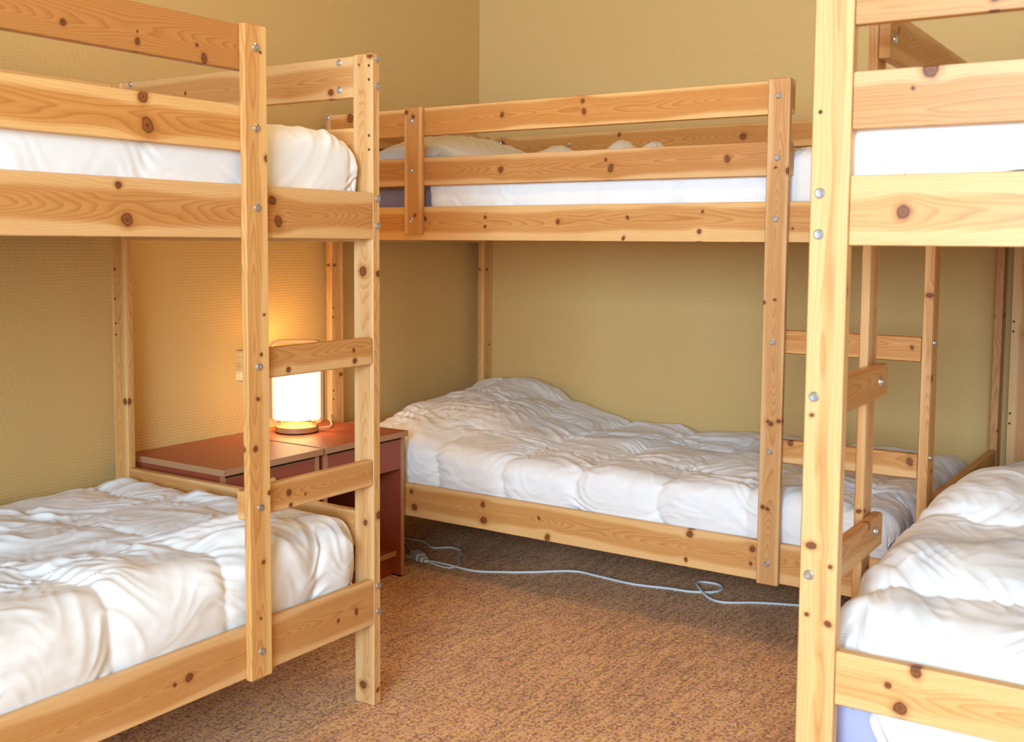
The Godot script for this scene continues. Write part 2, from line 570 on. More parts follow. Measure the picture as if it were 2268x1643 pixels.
# Vector in the bed's own frame -> world: p = along the bed from the ladder end, y, w = from the front plane towards the wall
func beds() -> void:
	var low := [0.2058, 0.3169]; var mid := [1.1399, 1.2499]; var g1 := [1.3182, 1.4102]; var g2 := [1.481, 1.5718]
	var elow := [0.3898, 0.4789]; var emid := [1.1336, 1.2437]; var eg1 := [1.3144, 1.4038]; var eg2 := [1.4748, 1.5718]
	var specs := [
		{"o": Vector3(XL, 0, ZL), "p": Vector3(0, 0, 1), "w": Vector3(-1, 0, 0), "r1": [0.5476, 0.6119], "r2": [0.8415, 0.9071],
			"g2": [0, 351], "g1": [1, 351], "mid": [2, 0], "low": [3, 0], "stile": [4, 0], "post": [5, 6], "rung2": [16, 0], "rung1": [16, 500], "e_g2": [17, 0], "e_low": [17, 1000], "e_mid": [20, 900], "e_g1": [23, 300], "back": [23, 0],
			"label": "pine bunk bed on the left whose ladder stands before the lit lamp"},
		{"o": Vector3(XB + LEN, 0, ZB), "p": Vector3(-1, 0, 0), "w": Vector3(0, 0, -1), "r1": [0.5412, 0.6061], "r2": [0.8407, 0.9043],
			"g2": [7, 0], "g1": [8, 0], "mid": [9, 0], "low": [10, 0], "stile": [11, 0], "post": [21, 19], "rung2": [23, 600], "rung1": [16, 1000], "e_g2": [22, 900], "e_low": [20, 0], "e_mid": [22, 0], "e_g1": [20, 500], "back": [18, 0],
			"label": "pine bunk bed standing along the far wall in the middle"},
		{"o": Vector3(XR, 0, ZR), "p": Vector3(0, 0, -1), "w": Vector3(1, 0, 0), "r1": [0.547, 0.6138], "r2": [0.8425, 0.9075],
			"g2": [22, 0], "g1": [20, 0], "mid": [21, 200], "low": [22, 100], "stile": [19, 0], "post": [12, 21], "rung2": [23, 1100], "rung1": [22, 1500], "e_g2": [14, 400], "e_low": [15, 0], "e_mid": [13, 0], "e_g1": [14, 0], "back": [20, 0],
			"label": "pine bunk bed on the right, nearest the camera, seen at its ladder end"},
	]
	for si in 3:
		var s: Dictionary = specs[si]
		var o: Vector3 = s.o
		var P: Vector3 = s.p
		var Wd: Vector3 = s.w
		var pa := 2 if absf(P.z) > 0.5 else 0      # axis along the bed
		var wa := 2 - pa
		var base := o + P * LEN / 2 + Wd * WID / 2
		var bed := thing("bunk_bed", s.label, "bunk bed", base, "pine bunk beds")
		var at := func(p: float, y: float, w: float) -> Vector3: return o + P * p + Vector3(0, y, 0) + Wd * w
		var bd := func(called: String, p0: float, p1: float, y: Array, w0: float, w1: float, al: int, row: Array, row2 := -1, ch := 0.0022) -> MeshInstance3D:
			var a: Vector3 = at.call(p0, y[0], w0)
			var b: Vector3 = at.call(p1, y[1], w1)
			return board(bed, called, a.min(b), a.max(b), al, row[0], row[1], row2, 0.0, ch)
		# four posts
		var k := 0
		for e in [0.0, LEN - PT]:
			for w in [0.0, WID - PD]:
				var r: Array = [s.post[0], 0] if k == 0 else [19 + (k * 2 + si) % 5, 130.0 * k + 90.0 * si]
				bd.call("post", e, e + PT, [0.0, TOP], w, w + PD, 1, r, s.post[1] if k == 0 else -1, 0.003)
				k += 1
		# side rails, guard rails
		var i0 := PT
		var i1 := LEN - PT
		bd.call("side_rail", i0, i1, low, 0.0, RT, pa, s.low)
		bd.call("side_rail", i0, i1, mid, 0.0, RT, pa, s.mid)
		bd.call("side_rail", i0, i1, low, WID - RT, WID, pa, [21, 0])
		bd.call("side_rail", i0, i1, mid, WID - RT, WID, pa, [22, 0])
		var ga := 0.3775
		bd.call("guard_rail", ga, i1, g1, 0.0, RT, pa, s.g1)
		bd.call("guard_rail", ga, i1, g2, 0.0, RT, pa, s.g2)
		bd.call("guard_rail", i0, i1, g2, WID - RT, WID, pa, s.back)
		# ladder: stile and two rungs; a short stile stiffens the guard rails at the other end
		bd.call("ladder_stile", 0.3775, 0.4394, [0.2024, TOP], -ST, -0.0002, 1, s.stile, -1, 0.003)
		bd.call("guard_stile", LEN - 0.4428, LEN - 0.3707, [1.1595, TOP], -ST, -0.0002, 1, [16, 1500])
		bd.call("rung", PT, 0.4394, s.r1, 0.0, RT, pa, s.rung1, -1, 0.004)
		bd.call("rung", PT, 0.4394, s.r2, 0.0, RT, pa, s.rung2, -1, 0.004)
		# rails of both ends
		for e in [0, 1]:
			var p0 := 0.003 if e == 0 else LEN - PT + 0.001
			if si == 0 and e == 0:
				p0 = PT - 0.001 - 0.021
			for q in [["e_low", elow], ["e_mid", emid], ["e_g1", eg1], ["e_g2", eg2]]:
				bd.call("end_rail", p0, p0 + 0.021, q[1], PD, WID - PD, wa, s[q[0]] if e == 0 or si == 1 else [21 + (si + e) % 3, 700])
		# slats under each mattress
		for lv in [0.232, 1.160]:
			var st := SurfaceTool.new()
			st.begin(Mesh.PRIMITIVE_TRIANGLES)
			var uvf := func(p: Vector3, _f: int) -> Vector2: return Vector2((p.x + p.z) / 2.1, 0.7)
			for i in 14:
				var a: Vector3 = at.call(0.05 + i * 0.142, lv, RT)
				var b: Vector3 = at.call(0.05 + i * 0.142 + 0.07, lv + 0.018, WID - RT)
				soft_box(st, a.min(b) - base, a.max(b) - base, 0.0, uvf)
			var sl := put("slat_base", st.commit(), wood[1], bed)
			sl.set_meta("kind", "stuff")
		# bolts through the posts into the rails
		for e in [0.0091, LEN - 0.0091 - 0.003]:
			for y in [0.2979, 0.2348, 1.2358, 1.1718, 1.5628, 1.5]:
				if si < 2:
					bolt(bed, at.call(e, y, 0.0), -Wd)
		for y in [1.5285, 1.365, 1.2024, 0.872, 0.5735, 0.2617]:
			bolt(bed, at.call(0.409, y, -ST), -Wd)
		for y in [1.5292, 1.3676, 1.2078]:
			bolt(bed, at.call(LEN - 0.4, y, -ST), -Wd)
		for y in [1.2162, 1.1512, 0.8906, 0.5977, 0.2617]:
			bolt(bed, at.call(0.0, y, 0.0165), -P)
		for y in [1.5628, 1.2358, 0.2979]:
			bolt(bed, at.call(LEN, y, 0.0165), P)
		if si == 0:
			for y in [1.5457, 1.5133, 1.3834, 1.3507]:
				bolt(bed, at.call(PT, y, 0.0113), P, "screw_hole")
			for y in [0.9653, 0.8948, 0.8622]:
				bolt(bed, at.call(PT, y, WID - 0.018), P, "screw_hole")
			for q in [[1.5594, 0.105], [1.4955, 0.105], [1.5657, 0.885]]:
				bolt(bed, at.call(PT - 0.001, q[0], q[1]), P)
		elif si == 1:
			for y in [0.8993, 0.8673, 0.6054, 0.5747]:
				bolt(bed, at.call(LEN - PT, y, 0.009), -P, "screw_hole")
			bolt(bed, at.call(LEN - 0.411, 1.5297, WID - RT), -Wd)
			bolt(bed, at.call(LEN - 0.078, 1.5478, WID - RT), -Wd)
		else:
			bolt(bed, at.call(0.0, 1.3439, 0.0133), -P, "screw_hole")
			for q in [[0.8762, 0.384], [0.5873, 0.384], [1.518, 0.407]]:
				bolt(bed, at.call(q[1], q[0], RT), Wd)
			for y in [0.8976, 0.8661, 0.6054, 0.5734]:
				bolt(bed, at.call(LEN - PT, y, 0.008), -P, "screw_hole")
			askew(bed)


# The bunk on the right stands a little askew: turn a thing about that bed's near corner.
func askew(o: Node3D) -> void:
	var pivot := Vector3(XR, 0, ZR)
	var t := Basis(Vector3.UP, 0.0163)
	o.position = pivot + t * (o.position - pivot)
	o.basis = t * o.basis


# ------------------------------------------------------------------ bedding
func rounded(q: float, span: float, r: float) -> Vector2:
	# q: distance along the section, 0 where the flat top begins; returns (position, drop)
	if q < 0.0:
		var th := -q / r
		if th < PI / 2:
			return Vector2(r - r * sin(th), r - r * cos(th))
		return Vector2(0.0, r + (-q - PI * r / 2))
	if q > span - 2 * r:
		var m := rounded(span - 2 * r - q, span, r)
		return Vector2(span - m.x, m.y)
	return Vector2(r + q, 0.0)


func ridge(v: float) -> float:
	var a := 1.0 - sqrt(v * v + 0.012)
	return a * a


# A quilted cover laid over a bed. c: origin (corner of the top), U and V (directions along and across), lu, lv, top height y,
# drops du0 du1 dv0 dv1, corner radius r, seams across at su0 + k*sp, seams along at list tv, bumps, puff, gather, fold, ang.
func duvet_mesh(c: Dictionary) -> ArrayMesh:
	var U: Vector3 = c.U
	var V: Vector3 = c.V
	var r: float = c.r
	var arc := PI * r / 2
	var res: float = c.get("res", 0.006)
	var q0: float = -(arc + c.du0 - r) if c.du0 > 0 else -arc * 0.7
	var q1: float = c.lu - 2 * r + ((arc + c.du1 - r) if c.du1 > 0 else arc * 0.7)
	var w0: float = -(arc + c.dv0 - r) if c.dv0 > 0 else -arc * 0.7
	var w1: float = c.lv - 2 * r + ((arc + c.dv1 - r) if c.dv1 > 0 else arc * 0.7)
	var nu := int((q1 - q0) / res) + 1
	var nv := int((w1 - w0) / res) + 1
	var base := PackedVector3Array()
	base.resize(nu * nv)
	var bumps: Array = c.get("bumps", [])
	var sd: float = c.seed
	var bot: float = c.bot
	for i in nu:
		var q := lerpf(q0, q1, i / float(nu - 1))
		var a := rounded(q, c.lu, r)
		for j in nv:
			var w := lerpf(w0, w1, j / float(nv - 1))
			var b := rounded(w, c.lv, r)
			var pa := a.x
			var pb := b.x
			var drop := maxf(a.y, b.y) + 0.5 * minf(minf(a.y, b.y), r)
			var y: float = c.y + c.get("roll", 0.010) * n_a.get_noise_2d(q * 2.2 + sd, w * 2.2)
			for bp in bumps:
				var ex: float = (pa - bp[0]) / bp[2]
				var ey: float = (pb - bp[1]) / bp[3]
				y += bp[4] * exp(-ex * ex - ey * ey)
			var top_y := y
			y -= drop
			if a.y > 0.0 and b.y > 0.0:
				var k := minf(a.y, b.y) / (minf(a.y, b.y) + 0.03) * r * float(c.get("cr", 0.45))
				pa += k * (1.0 if a.x < c.lu * 0.5 else -1.0)
				pb += k * (1.0 if b.x < c.lv * 0.5 else -1.0)
			var bt: float = (bot if a.y < b.y or q < 0.0 else c.get("bot_end", bot) + 0.2 * smoothstep(0.15, 0.02, pb) * float(c.has("bot_end"))) + 0.006 * n_a.get_noise_2d(q * 9.0, w * 9.0 + sd)
			var full: float = maxf(c.du0 if q < 0.0 else c.du1, 0.0) if a.y > b.y else maxf(c.dv0 if w < 0.0 else c.dv1, 0.0)
			if full > 0.0 and drop > 0.0 and top_y - full < bt:
				y = top_y - drop * lerpf(1.0, (top_y - bt) / full, clampf(drop / full, 0.0, 1.0))
			# the side swells out between top and hem
			var dr := clampf((top_y - y) / maxf(top_y - bot, 0.01), 0.0, 1.0)
			var swell: float = c.get("swell", 0.012) * sin(PI * dr) 
			var p: Vector3 = c.o + U * pa + V * pb
			if a.y > b.y:
				p += U * swell * (-1.0 if a.x < c.lu * 0.5 else 1.0)
			else:
				p += V * swell * (-1.0 if b.x < c.lv * 0.5 else 1.0)
			p.y = y
			base[i * nv + j] = p
	var nor := grid_normals(base, nu, nv)
	var flip := 1.0 if U.cross(V).y > 0.0 else -1.0
	var pos := PackedVector3Array()
	pos.resize(nu * nv)
	var tv: Array = c.tv
	var ca := cos(c.ang)
	var sa := sin(c.ang)
	for i in nu:
		var q := lerpf(q0, q1, i / float(nu - 1))
		for j in nv:
			var w := lerpf(w0, w1, j / float(nv - 1))
			var wob := 0.02 * n_b.get_noise_2d(w * 4.0, sd + q * 1.5)
			var ks: float = (q - c.su0 + wob) / c.sp
			var kr := roundf(ks)
			var d1 := absf(ks - kr) * float(c.sp)
			var d2 := 9.0
			var kv := 0.0
			for t in tv:
				var dt := absf(w - t + 0.02 * n_b.get_noise_2d(q * 4.0, sd + 9.0 + t * 7.0))
				if dt < d2:
					d2 = dt; kv = t
			var e1 := exp(-d1 / 0.035)
			var e2 := exp(-d2 / 0.035)
			var disp: float = c.puff * ((1.0 - e1) * (1.0 - 0.75 * e2) - 0.8)
			# gathers pinched into the seams
			var g1 := ridge(n_b.get_noise_2d(w * 12.0 + 1.2 * n_a.get_noise_2d(w * 4.0, q * 6.0), kr * 5.3 + sd + q * 3.0))
			var g2 := ridge(n_b.get_noise_2d(q * 12.0 + 1.2 * n_a.get_noise_2d(q * 4.0, w * 6.0), kv * 9.1 + sd + w * 3.0))
			disp += c.gather * (g1 * exp(-d1 / 0.07) + g2 * exp(-d2 / 0.07))
			# loose folds, longer in one direction
			var wx: float = q + 0.09 * n_a.get_noise_2d(q * 2.6 + sd, w * 2.6)
			var wy: float = w + 0.09 * n_a.get_noise_2d(q * 2.6, w * 2.6 + sd + 40.0)
			var fa := wx * ca + wy * sa
			var fb := -wx * sa + wy * ca
			var m1 := smoothstep(-0.35, 0.5, n_a.get_noise_2d(q * 3.1 + sd, w * 4.0 + 11.0))
			var f1 := ridge(n_a.get_noise_2d(fa * 1.7 + sd, fb * 5.5))
			var f2 := ridge(n_b.get_noise_2d(fa * 3.6, fb * 13.0 + sd))
			var topness := clampf(nor[i * nv + j].y * flip, 0.0, 1.0)
			var amt: float = c.fold * (0.5 + 0.5 * topness)
			disp += amt * (f1 * 1.0 + f2 * 0.34 * m1) * (0.35 + 0.65 * m1)
			disp += 0.0006 * n_b.get_noise_2d(q * 22.0, w * 22.0)
			pos[i * nv + j] = base[i * nv + j] + nor[i * nv + j] * flip * disp
	var wall: Array = c.get("keep", [])   # planes the cover may not pass: [axis, side, value]
	for k in wall:
		var sg: float = k[1]
		for i in nu * nv:
			var p := pos[i]
			var lim: float = k[2] + (sg * 0.02 * smoothstep(k[3], k[3] + 0.05, p.y) if k.size() > 3 else 0.0)
			var over: float = (p[k[0]] - lim) * sg + 0.018
			if over > 0.0:
				p[k[0]] = lim + sg * (0.018 * tanh(over / 0.018) - 0.018)
				pos[i] = p
	# hem: one more ring turned under
	var nn := grid_normals(pos, nu, nv)
	var nu2 := nu + 2
	var nv2 := nv + 2
	var P := PackedVector3Array()
	P.resize(nu2 * nv2)
	var centre: Vector3 = c.o + U * c.lu * 0.5 + V * c.lv * 0.5
	for i in nu2:
		for j in nv2:
			var ii := clampi(i - 1, 0, nu - 1)
			var jj := clampi(j - 1, 0, nv - 1)
			var p := pos[ii * nv + jj]
			if ii != i - 1 or jj != j - 1:
				p += (-nn[ii * nv + jj] * flip) * 0.016
				p.y -= 0.002
			P[i * nv2 + j] = p
	return grid_mesh(P, nu2, nv2, flip, centre)


func grid_normals(p: PackedVector3Array, nu: int, nv: int) -> PackedVector3Array:
	var n := PackedVector3Array()
	n.resize(nu * nv)
	for i in nu:
		var i0 := maxi(i - 1, 0) * nv
		var i1 := mini(i + 1, nu - 1) * nv
		for j in nv:
			var du := p[i1 + j] - p[i0 + j]
			var dv := p[i * nv + mini(j + 1, nv - 1)] - p[i * nv + maxi(j - 1, 0)]
			var x := du.cross(dv)
			n[i * nv + j] = x.normalized() if x.length() > 1e-12 else Vector3.UP
	return n


func grid_mesh(p: PackedVector3Array, nu: int, nv: int, flip: float, origin: Vector3) -> ArrayMesh:
	var n := grid_normals(p, nu, nv)
	var uv := PackedVector2Array()
	uv.resize(nu * nv)
	for i in nu * nv:
		p[i] -= origin
		n[i] *= flip
		uv[i] = Vector2(i / nv, i % nv) * 0.006
	var idx := PackedInt32Array()
	idx.resize((nu - 1) * (nv - 1) * 6)
	var k := 0
	for i in nu - 1:
		for j in nv - 1:
			var a := i * nv + j
			var b := a + nv
			var c := b + 1
			var d := a + 1
			var q := [a, c, b, a, d, c] if flip > 0.0 else [a, b, c, a, c, d]
			for m in 6:
				idx[k + m] = q[m]
			k += 6
	var arr := []
	arr.resize(Mesh.ARRAY_MAX)
	arr[Mesh.ARRAY_VERTEX] = p
	arr[Mesh.ARRAY_NORMAL] = n
	arr[Mesh.ARRAY_TEX_UV] = uv
	arr[Mesh.ARRAY_INDEX] = idx
	var me := ArrayMesh.new()
	me.add_surface_from_arrays(Mesh.PRIMITIVE_TRIANGLES, arr)
	return me


func tag(o: Node3D, label: String, category: String, group := "") -> void:
	o.set_meta("label", label)
	o.set_meta("category", category)
	if group:
		o.set_meta("group", group)


func duvet(c: Dictionary, label: String) -> void:
	var centre: Vector3 = c.o + c.U * c.lu * 0.5 + c.V * c.lv * 0.5
	var o := put("duvet", duvet_mesh(c), m_duvet, self, centre)
	tag(o, label, "duvet", "white quilted duvets on the bunks")
	if c.o.x > 2.0:
		askew(o)


# A rounded block of foam in a stretched cover.
func mattress(a: Vector3, b: Vector3, label: String, m: Material = m_lilac) -> void:
	var s := b - a
	var centre := (a + b) / 2
	var r := 0.035
	var st := SurfaceTool.new()
	st.begin(Mesh.PRIMITIVE_TRIANGLES)
	var sm := SphereMesh.new()
	sm.radius = r
	sm.height = 2 * r
	sm.radial_segments = 32
	sm.rings = 15
	var arr := sm.get_mesh_arrays()
	var v: PackedVector3Array = arr[Mesh.ARRAY_VERTEX]
	for i in v.size():
		var p := v[i]
		for k in 3:
			var e := s[k] / 2 - r
			p[k] += e if p[k] > 1e-5 else (-e if p[k] < -1e-5 else 0.0)
		v[i] = p
	arr[Mesh.ARRAY_VERTEX] = v
	var me := ArrayMesh.new()
	me.add_surface_from_arrays(Mesh.PRIMITIVE_TRIANGLES, arr)
	var o := put("mattress", me, m, self, centre)
	tag(o, label, "mattress", "lilac covered mattresses on the bunks")
	if a.x > 2.0:
		askew(o)


func pillow(at: Vector3, half: Vector3, tilt: Basis, sd: float, label: String) -> void:
	var n := 90
	var top := PackedVector3Array()
	top.resize(n * n)
	var st := SurfaceTool.new()
	st.begin(Mesh.PRIMITIVE_TRIANGLES)
	var sides := []
	for s in [1.0, -1.0]:
		var p := PackedVector3Array()
		p.resize(n * n)
		for i in n:
			for j in n:
				var a := -1.0 + 2.0 * i / (n - 1)
				var b := -1.0 + 2.0 * j / (n - 1)
				var h := pow(maxf(0.0, 1.0 - pow(absf(a), 2.6)), 0.62) * pow(maxf(0.0, 1.0 - pow(absf(b), 2.6)), 0.62)
				var x := a * (1.0 - 0.09 * (1.0 - b * b) * absf(a))
				var z := b * (1.0 - 0.09 * (1.0 - a * a) * absf(b))
				var ang := atan2(b, a)
				var rad := maxf(absf(a), absf(b))
				var y: float = h * half.y * s
				y += s * h * 0.012 * ridge(n_a.get_noise_2d(ang * 4.0 + sd, rad * 1.2)) * rad
				y += s * h * 0.01 * ridge(n_a.get_noise_2d(a * 1.6 + sd, b * 4.0))
				p[i * n + j] = at + tilt * Vector3(x * half.x, y, z * half.z)
		sides.append(p)
	var me := grid_mesh(sides[0], n, n, -1.0, at)
	var me2 := grid_mesh(sides[1], n, n, 1.0, at)
	st.append_from(me, 0, Transform3D())
	st.append_from(me2, 0, Transform3D())
	tag(put("pillow", st.commit(), m_cotton, self, at), label, "pillow")


func bedding() -> void:
	# mattresses
	var e := 0.045
	mattress(Vector3(XL - WID + RT + 0.006, 0.2515, ZL + PT + 0.01), Vector3(XL - RT - e, 0.372, ZL + LEN - PT - 0.01), "lilac covered mattress on the lower bunk of the left bed")
	mattress(Vector3(XL - WID + RT + 0.006, 1.1795, ZL + PT + e), Vector3(XL - RT - e, 1.29, ZL + LEN - PT - 0.01), "lilac covered mattress on the upper bunk of the left bed")
	mattress(Vector3(XB + PT + 0.01, 0.2515, ZB - WID + RT + 0.006), Vector3(XB + LEN - PT - 0.02, 0.372, ZB - RT - e), "lilac covered mattress on the lower bunk of the middle bed")
	mattress(Vector3(XB + PT + 0.01, 1.1795, ZB - WID + RT + 0.006), Vector3(XB + LEN - PT - e, 1.325, ZB - RT - e), "lilac grey mattress end showing under the pillow of the middle upper bunk", mat(Color(0.66, 0.63, 0.71), 0.9))
	mattress(Vector3(XR + RT + 0.012, 0.2515, ZR - LEN + PT + 0.01), Vector3(XR + WID - RT - 0.01, 0.395, ZR - PT - 0.05), "lilac blue mattress with its corner bare on the lower bunk of the right bed")
	mattress(Vector3(XR + RT + 0.03, 1.1795, ZR - LEN + PT + 0.01), Vector3(XR + WID - RT - 0.01, 1.275, ZR - PT - 0.03), "blue mattress on the upper bunk of the right bed")
	# pillows
	pillow(Vector3(0.36, 0.455, 0.43), Vector3(0.27, 0.085, 0.36), Basis(Vector3.UP, 0.12), 5.0, "white pillow under the duvet of the middle lower bunk, corner poking out")
	pillow(Vector3(0.28, 1.415, 0.53), Vector3(0.2, 0.095, 0.37), Basis(Vector3.BACK, 0.06), 8.0, "cream white pillow lying on the middle upper bunk behind the guard rails")
	# duvets
	var X := Vector3.RIGHT
	var Z := Vector3.BACK
	duvet({"o": Vector3(0.10, 0, 0.0), "U": X, "V": Z, "lu": 1.90, "lv": 0.945, "y": 0.44, "du0": 0.0, "du1": 0.07, "dv0": 0.04, "dv1": 0.2, "r": 0.055, "bot": 0.308,
		"su0": 0.345, "sp": 0.2755, "tv": [0.3, 0.68], "puff": 0.018, "gather": 0.008, "fold": 0.0125, "ang": 0.12, "seed": 4.0, "swell": 0.006, "res": 0.005,
		"bumps": [[0.20, 0.42, 0.32, 0.46, 0.10], [0.15, 0.0, 0.25, 0.3, 0.085]], "keep": [[2, -1, -0.014], [2, 1, 0.953, 0.316]]}, "white quilted duvet spread over the lower bunk against the far wall")
	duvet({"o": Vector3(0.06, 0, 1.868), "U": Z, "V": X, "lu": 1.95, "lv": 0.925, "y": 0.455, "du0": 0.14, "du1": 0.1, "dv0": 0.07, "dv1": 0.2, "r": 0.075, "bot": 0.296,
		"su0": 0.35, "sp": 0.28, "tv": [0.28, 0.62], "puff": 0.018, "gather": 0.009, "fold": 0.02, "ang": -0.75, "seed": 17.0, "swell": 0.012, "res": 0.005,
		"bumps": [[0.22, 0.85, 0.3, 0.3, 0.035]], "keep": [[0, -1, 0.03], [0, 1, 0.996, 0.316]]}, "white duvet rolled over the foot of the left lower bunk beside the ladder")
	duvet({"o": Vector3(2.19, 0, 0.35), "U": Z, "V": X, "lu": 1.71, "lv": 0.93, "y": 0.51, "du0": 0.08, "du1": 0.3, "dv0": 0.15, "dv1": 0.06, "r": 0.085, "bot": 0.405, "bot_end": 0.25,
		"roll": 0.03, "su0": 0.16, "sp": 0.43, "tv": [0.27, 0.62], "puff": 0.022, "gather": 0.009, "fold": 0.016, "ang": 0.7, "seed": 29.0, "swell": 0.012, "res": 0.005,
		"bumps": [[0.85, 0.25, 0.7, 0.5, 0.085]], "keep": [[2, 1, 2.085], [0, 1, 3.12]]}, "puffy white duvet heaped on the lower bunk of the right bed")
	duvet({"o": Vector3(0.08, 0, 1.87), "U": Z, "V": X, "lu": 1.95, "lv": 0.91, "y": 1.372, "du0": 0.12, "du1": 0.1, "dv0": 0.06, "dv1": 0.16, "r": 0.06, "bot": 1.242,
		"su0": 0.27, "sp": 0.3, "tv": [0.3, 0.6], "puff": 0.014, "gather": 0.011, "fold": 0.02, "ang": 0.9, "seed": 41.0, "swell": 0.008, "res": 0.006,
		"bumps": [[0.1, 0.6, 0.25, 0.4, 0.012]], "keep": [[0, 1, 0.996], [2, -1, 1.858]]}, "white duvet bulging past the ladder gap of the left upper bunk")
	duvet({"o": Vector3(0.47, 0, 0.03), "U": X, "V": Z, "lu": 1.56, "lv": 0.915, "y": 1.39, "du0": 0.1, "du1": 0.08, "dv0": 0.05, "dv1": 0.17, "r": 0.045, "bot": 1.244,
		"su0": 0.3, "sp": 0.27, "tv": [0.28, 0.6], "puff": 0.012, "gather": 0.012, "fold": 0.018, "ang": 1.2, "seed": 57.0, "swell": 0.004, "res": 0.006,
		"bumps": [[0.2, 0.42, 0.1, 0.15, 0.085], [0.46, 0.42, 0.06, 0.12, 0.085], [0.585, 0.42, 0.05, 0.12, 0.08]], "keep": [[2, 1, 0.953]]}, "white duvet behind the guard rails of the middle upper bunk")
	duvet({"o": Vector3(2.205, 0, 0.3), "U": Z, "V": X, "lu": 1.78, "lv": 0.89, "y": 1.345, "du0": 0.08, "du1": 0.15, "dv0": 0.11, "dv1": 0.05, "r": 0.05, "cr": 0.3, "bot": 1.244,
		"su0": 0.2, "sp": 0.3, "tv": [0.22, 0.5], "puff": 0.016, "gather": 0.016, "fold": 0.034, "ang": 1.1, "seed": 63.0, "swell": 0.012, "res": 0.006,
		"keep": [[2, 1, 2.086]]}, "white duvet behind the end rails of the right upper bunk")


# ------------------------------------------------------------------ nightstands
func nightstands() -> void:
	var m_red := mat(Color(0.60, 0.285, 0.19), 0.38)
	var m_edge := mat(Color(0.72, 0.53, 0.37), 0.5)
	var m_dark := mat(Color(0.06, 0.05, 0.05), 0.9)
	for k in 2:
		var z0 := 0.9845 if k == 0 else 1.394
		var z1 := z0 + 0.398
		var t := thing("nightstand", ["red nightstand under the lamp, next to the middle bed", "red nightstand tucked against the end of the left bed"][k], "nightstand", Vector3(0.2, 0, (z0 + z1) / 2), "red nightstands")
		var panel := func(called: String, a: Vector3, b: Vector3, bands: Array) -> MeshInstance3D:
			var o := box(t, called, a, b, m_red, 0.0006)
			for bn in bands:
				var e := MeshInstance3D.new()
				var st := SurfaceTool.new()
				st.begin(Mesh.PRIMITIVE_TRIANGLES)
				soft_box(st, bn[0] - t.position, bn[1] - t.position, 0.0007, plain_uv)
				e.name = "edge_band"
				e.mesh = st.commit()
				e.material_override = m_edge
				e.set_meta("label", "tan edge band")
				o.add_child(e, true)
			return o
		panel.call("top", Vector3(0.0, 0.4825, z0 + 0.0015), Vector3(0.4137, 0.5010, z1 - 0.0015),
			[[Vector3(0.4137, 0.4825, z0), Vector3(0.4152, 0.5012, z1)], [Vector3(0.0, 0.4825, z0), Vector3(0.4137, 0.5012, z0 + 0.0015)], [Vector3(0.0, 0.4825, z1 - 0.0015), Vector3(0.4137, 0.5012, z1)]])
		for s in [z0 + 0.003, z1 - 0.021]:
			panel.call("side_panel", Vector3(0.005, 0.006, s), Vector3(0.3985, 0.4823, s + 0.018), [[Vector3(0.3985, 0.006, s), Vector3(0.4, 0.4823, s + 0.018)]])
			box(t, "foot", Vector3(0.34, 0.0, s + 0.003), Vector3(0.395, 0.006, s + 0.015), m_dark)
			box(t, "foot", Vector3(0.01, 0.0, s + 0.003), Vector3(0.06, 0.006, s + 0.015), m_dark)
		panel.call("back_panel", Vector3(0.005, 0.07, z0 + 0.0212), Vector3(0.013, 0.482, z1 - 0.0212), [])
		panel.call("shelf", Vector3(0.0132, 0.070, z0 + 0.0212), Vector3(0.3785, 0.088, z1 - 0.0212), [[Vector3(0.3785, 0.070, z0 + 0.0212), Vector3(0.38, 0.0882, z1 - 0.0212)]])
		panel.call("plinth", Vector3(0.345, 0.002, z0 + 0.0212), Vector3(0.36, 0.0698, z1 - 0.0212), [])
		box(t, "drawer_box", Vector3(0.02, 0.38, z0 + 0.03), Vector3(0.384, 0.462, z1 - 0.03), m_red)
		var y0 := 0.3735
		var y1 := 0.4725
		var za := z0 + 0.0225
		var zb := z1 - 0.0225
		var dr: MeshInstance3D = panel.call("drawer", Vector3(0.3842, y0 + 0.0013, za + 0.0013), Vector3(0.4, y1 - 0.0013, zb - 0.0013),
			[[Vector3(0.3842, y1 - 0.0013, za), Vector3(0.4003, y1, zb)], [Vector3(0.3842, y0, za), Vector3(0.4003, y0 + 0.0013, zb)], [Vector3(0.3842, y0 + 0.0013, za), Vector3(0.4003, y1 - 0.0013, za + 0.0013)], [Vector3(0.3842, y0 + 0.0013, zb - 0.0013), Vector3(0.4003, y1 - 0.0013, zb)]])
		var kn := put("knob", lathe([[0.0, 0.022], [0.006, 0.0212], [0.0105, 0.0175], [0.0115, 0.013], [0.009, 0.008], [0.0055, 0.005], [0.005, 0.0]], 24), wood[1], dr, Vector3(0.4, 0.4382, (z0 + z1) / 2 + 0.01) - t.position)
		kn.rotation.z = -PI / 2


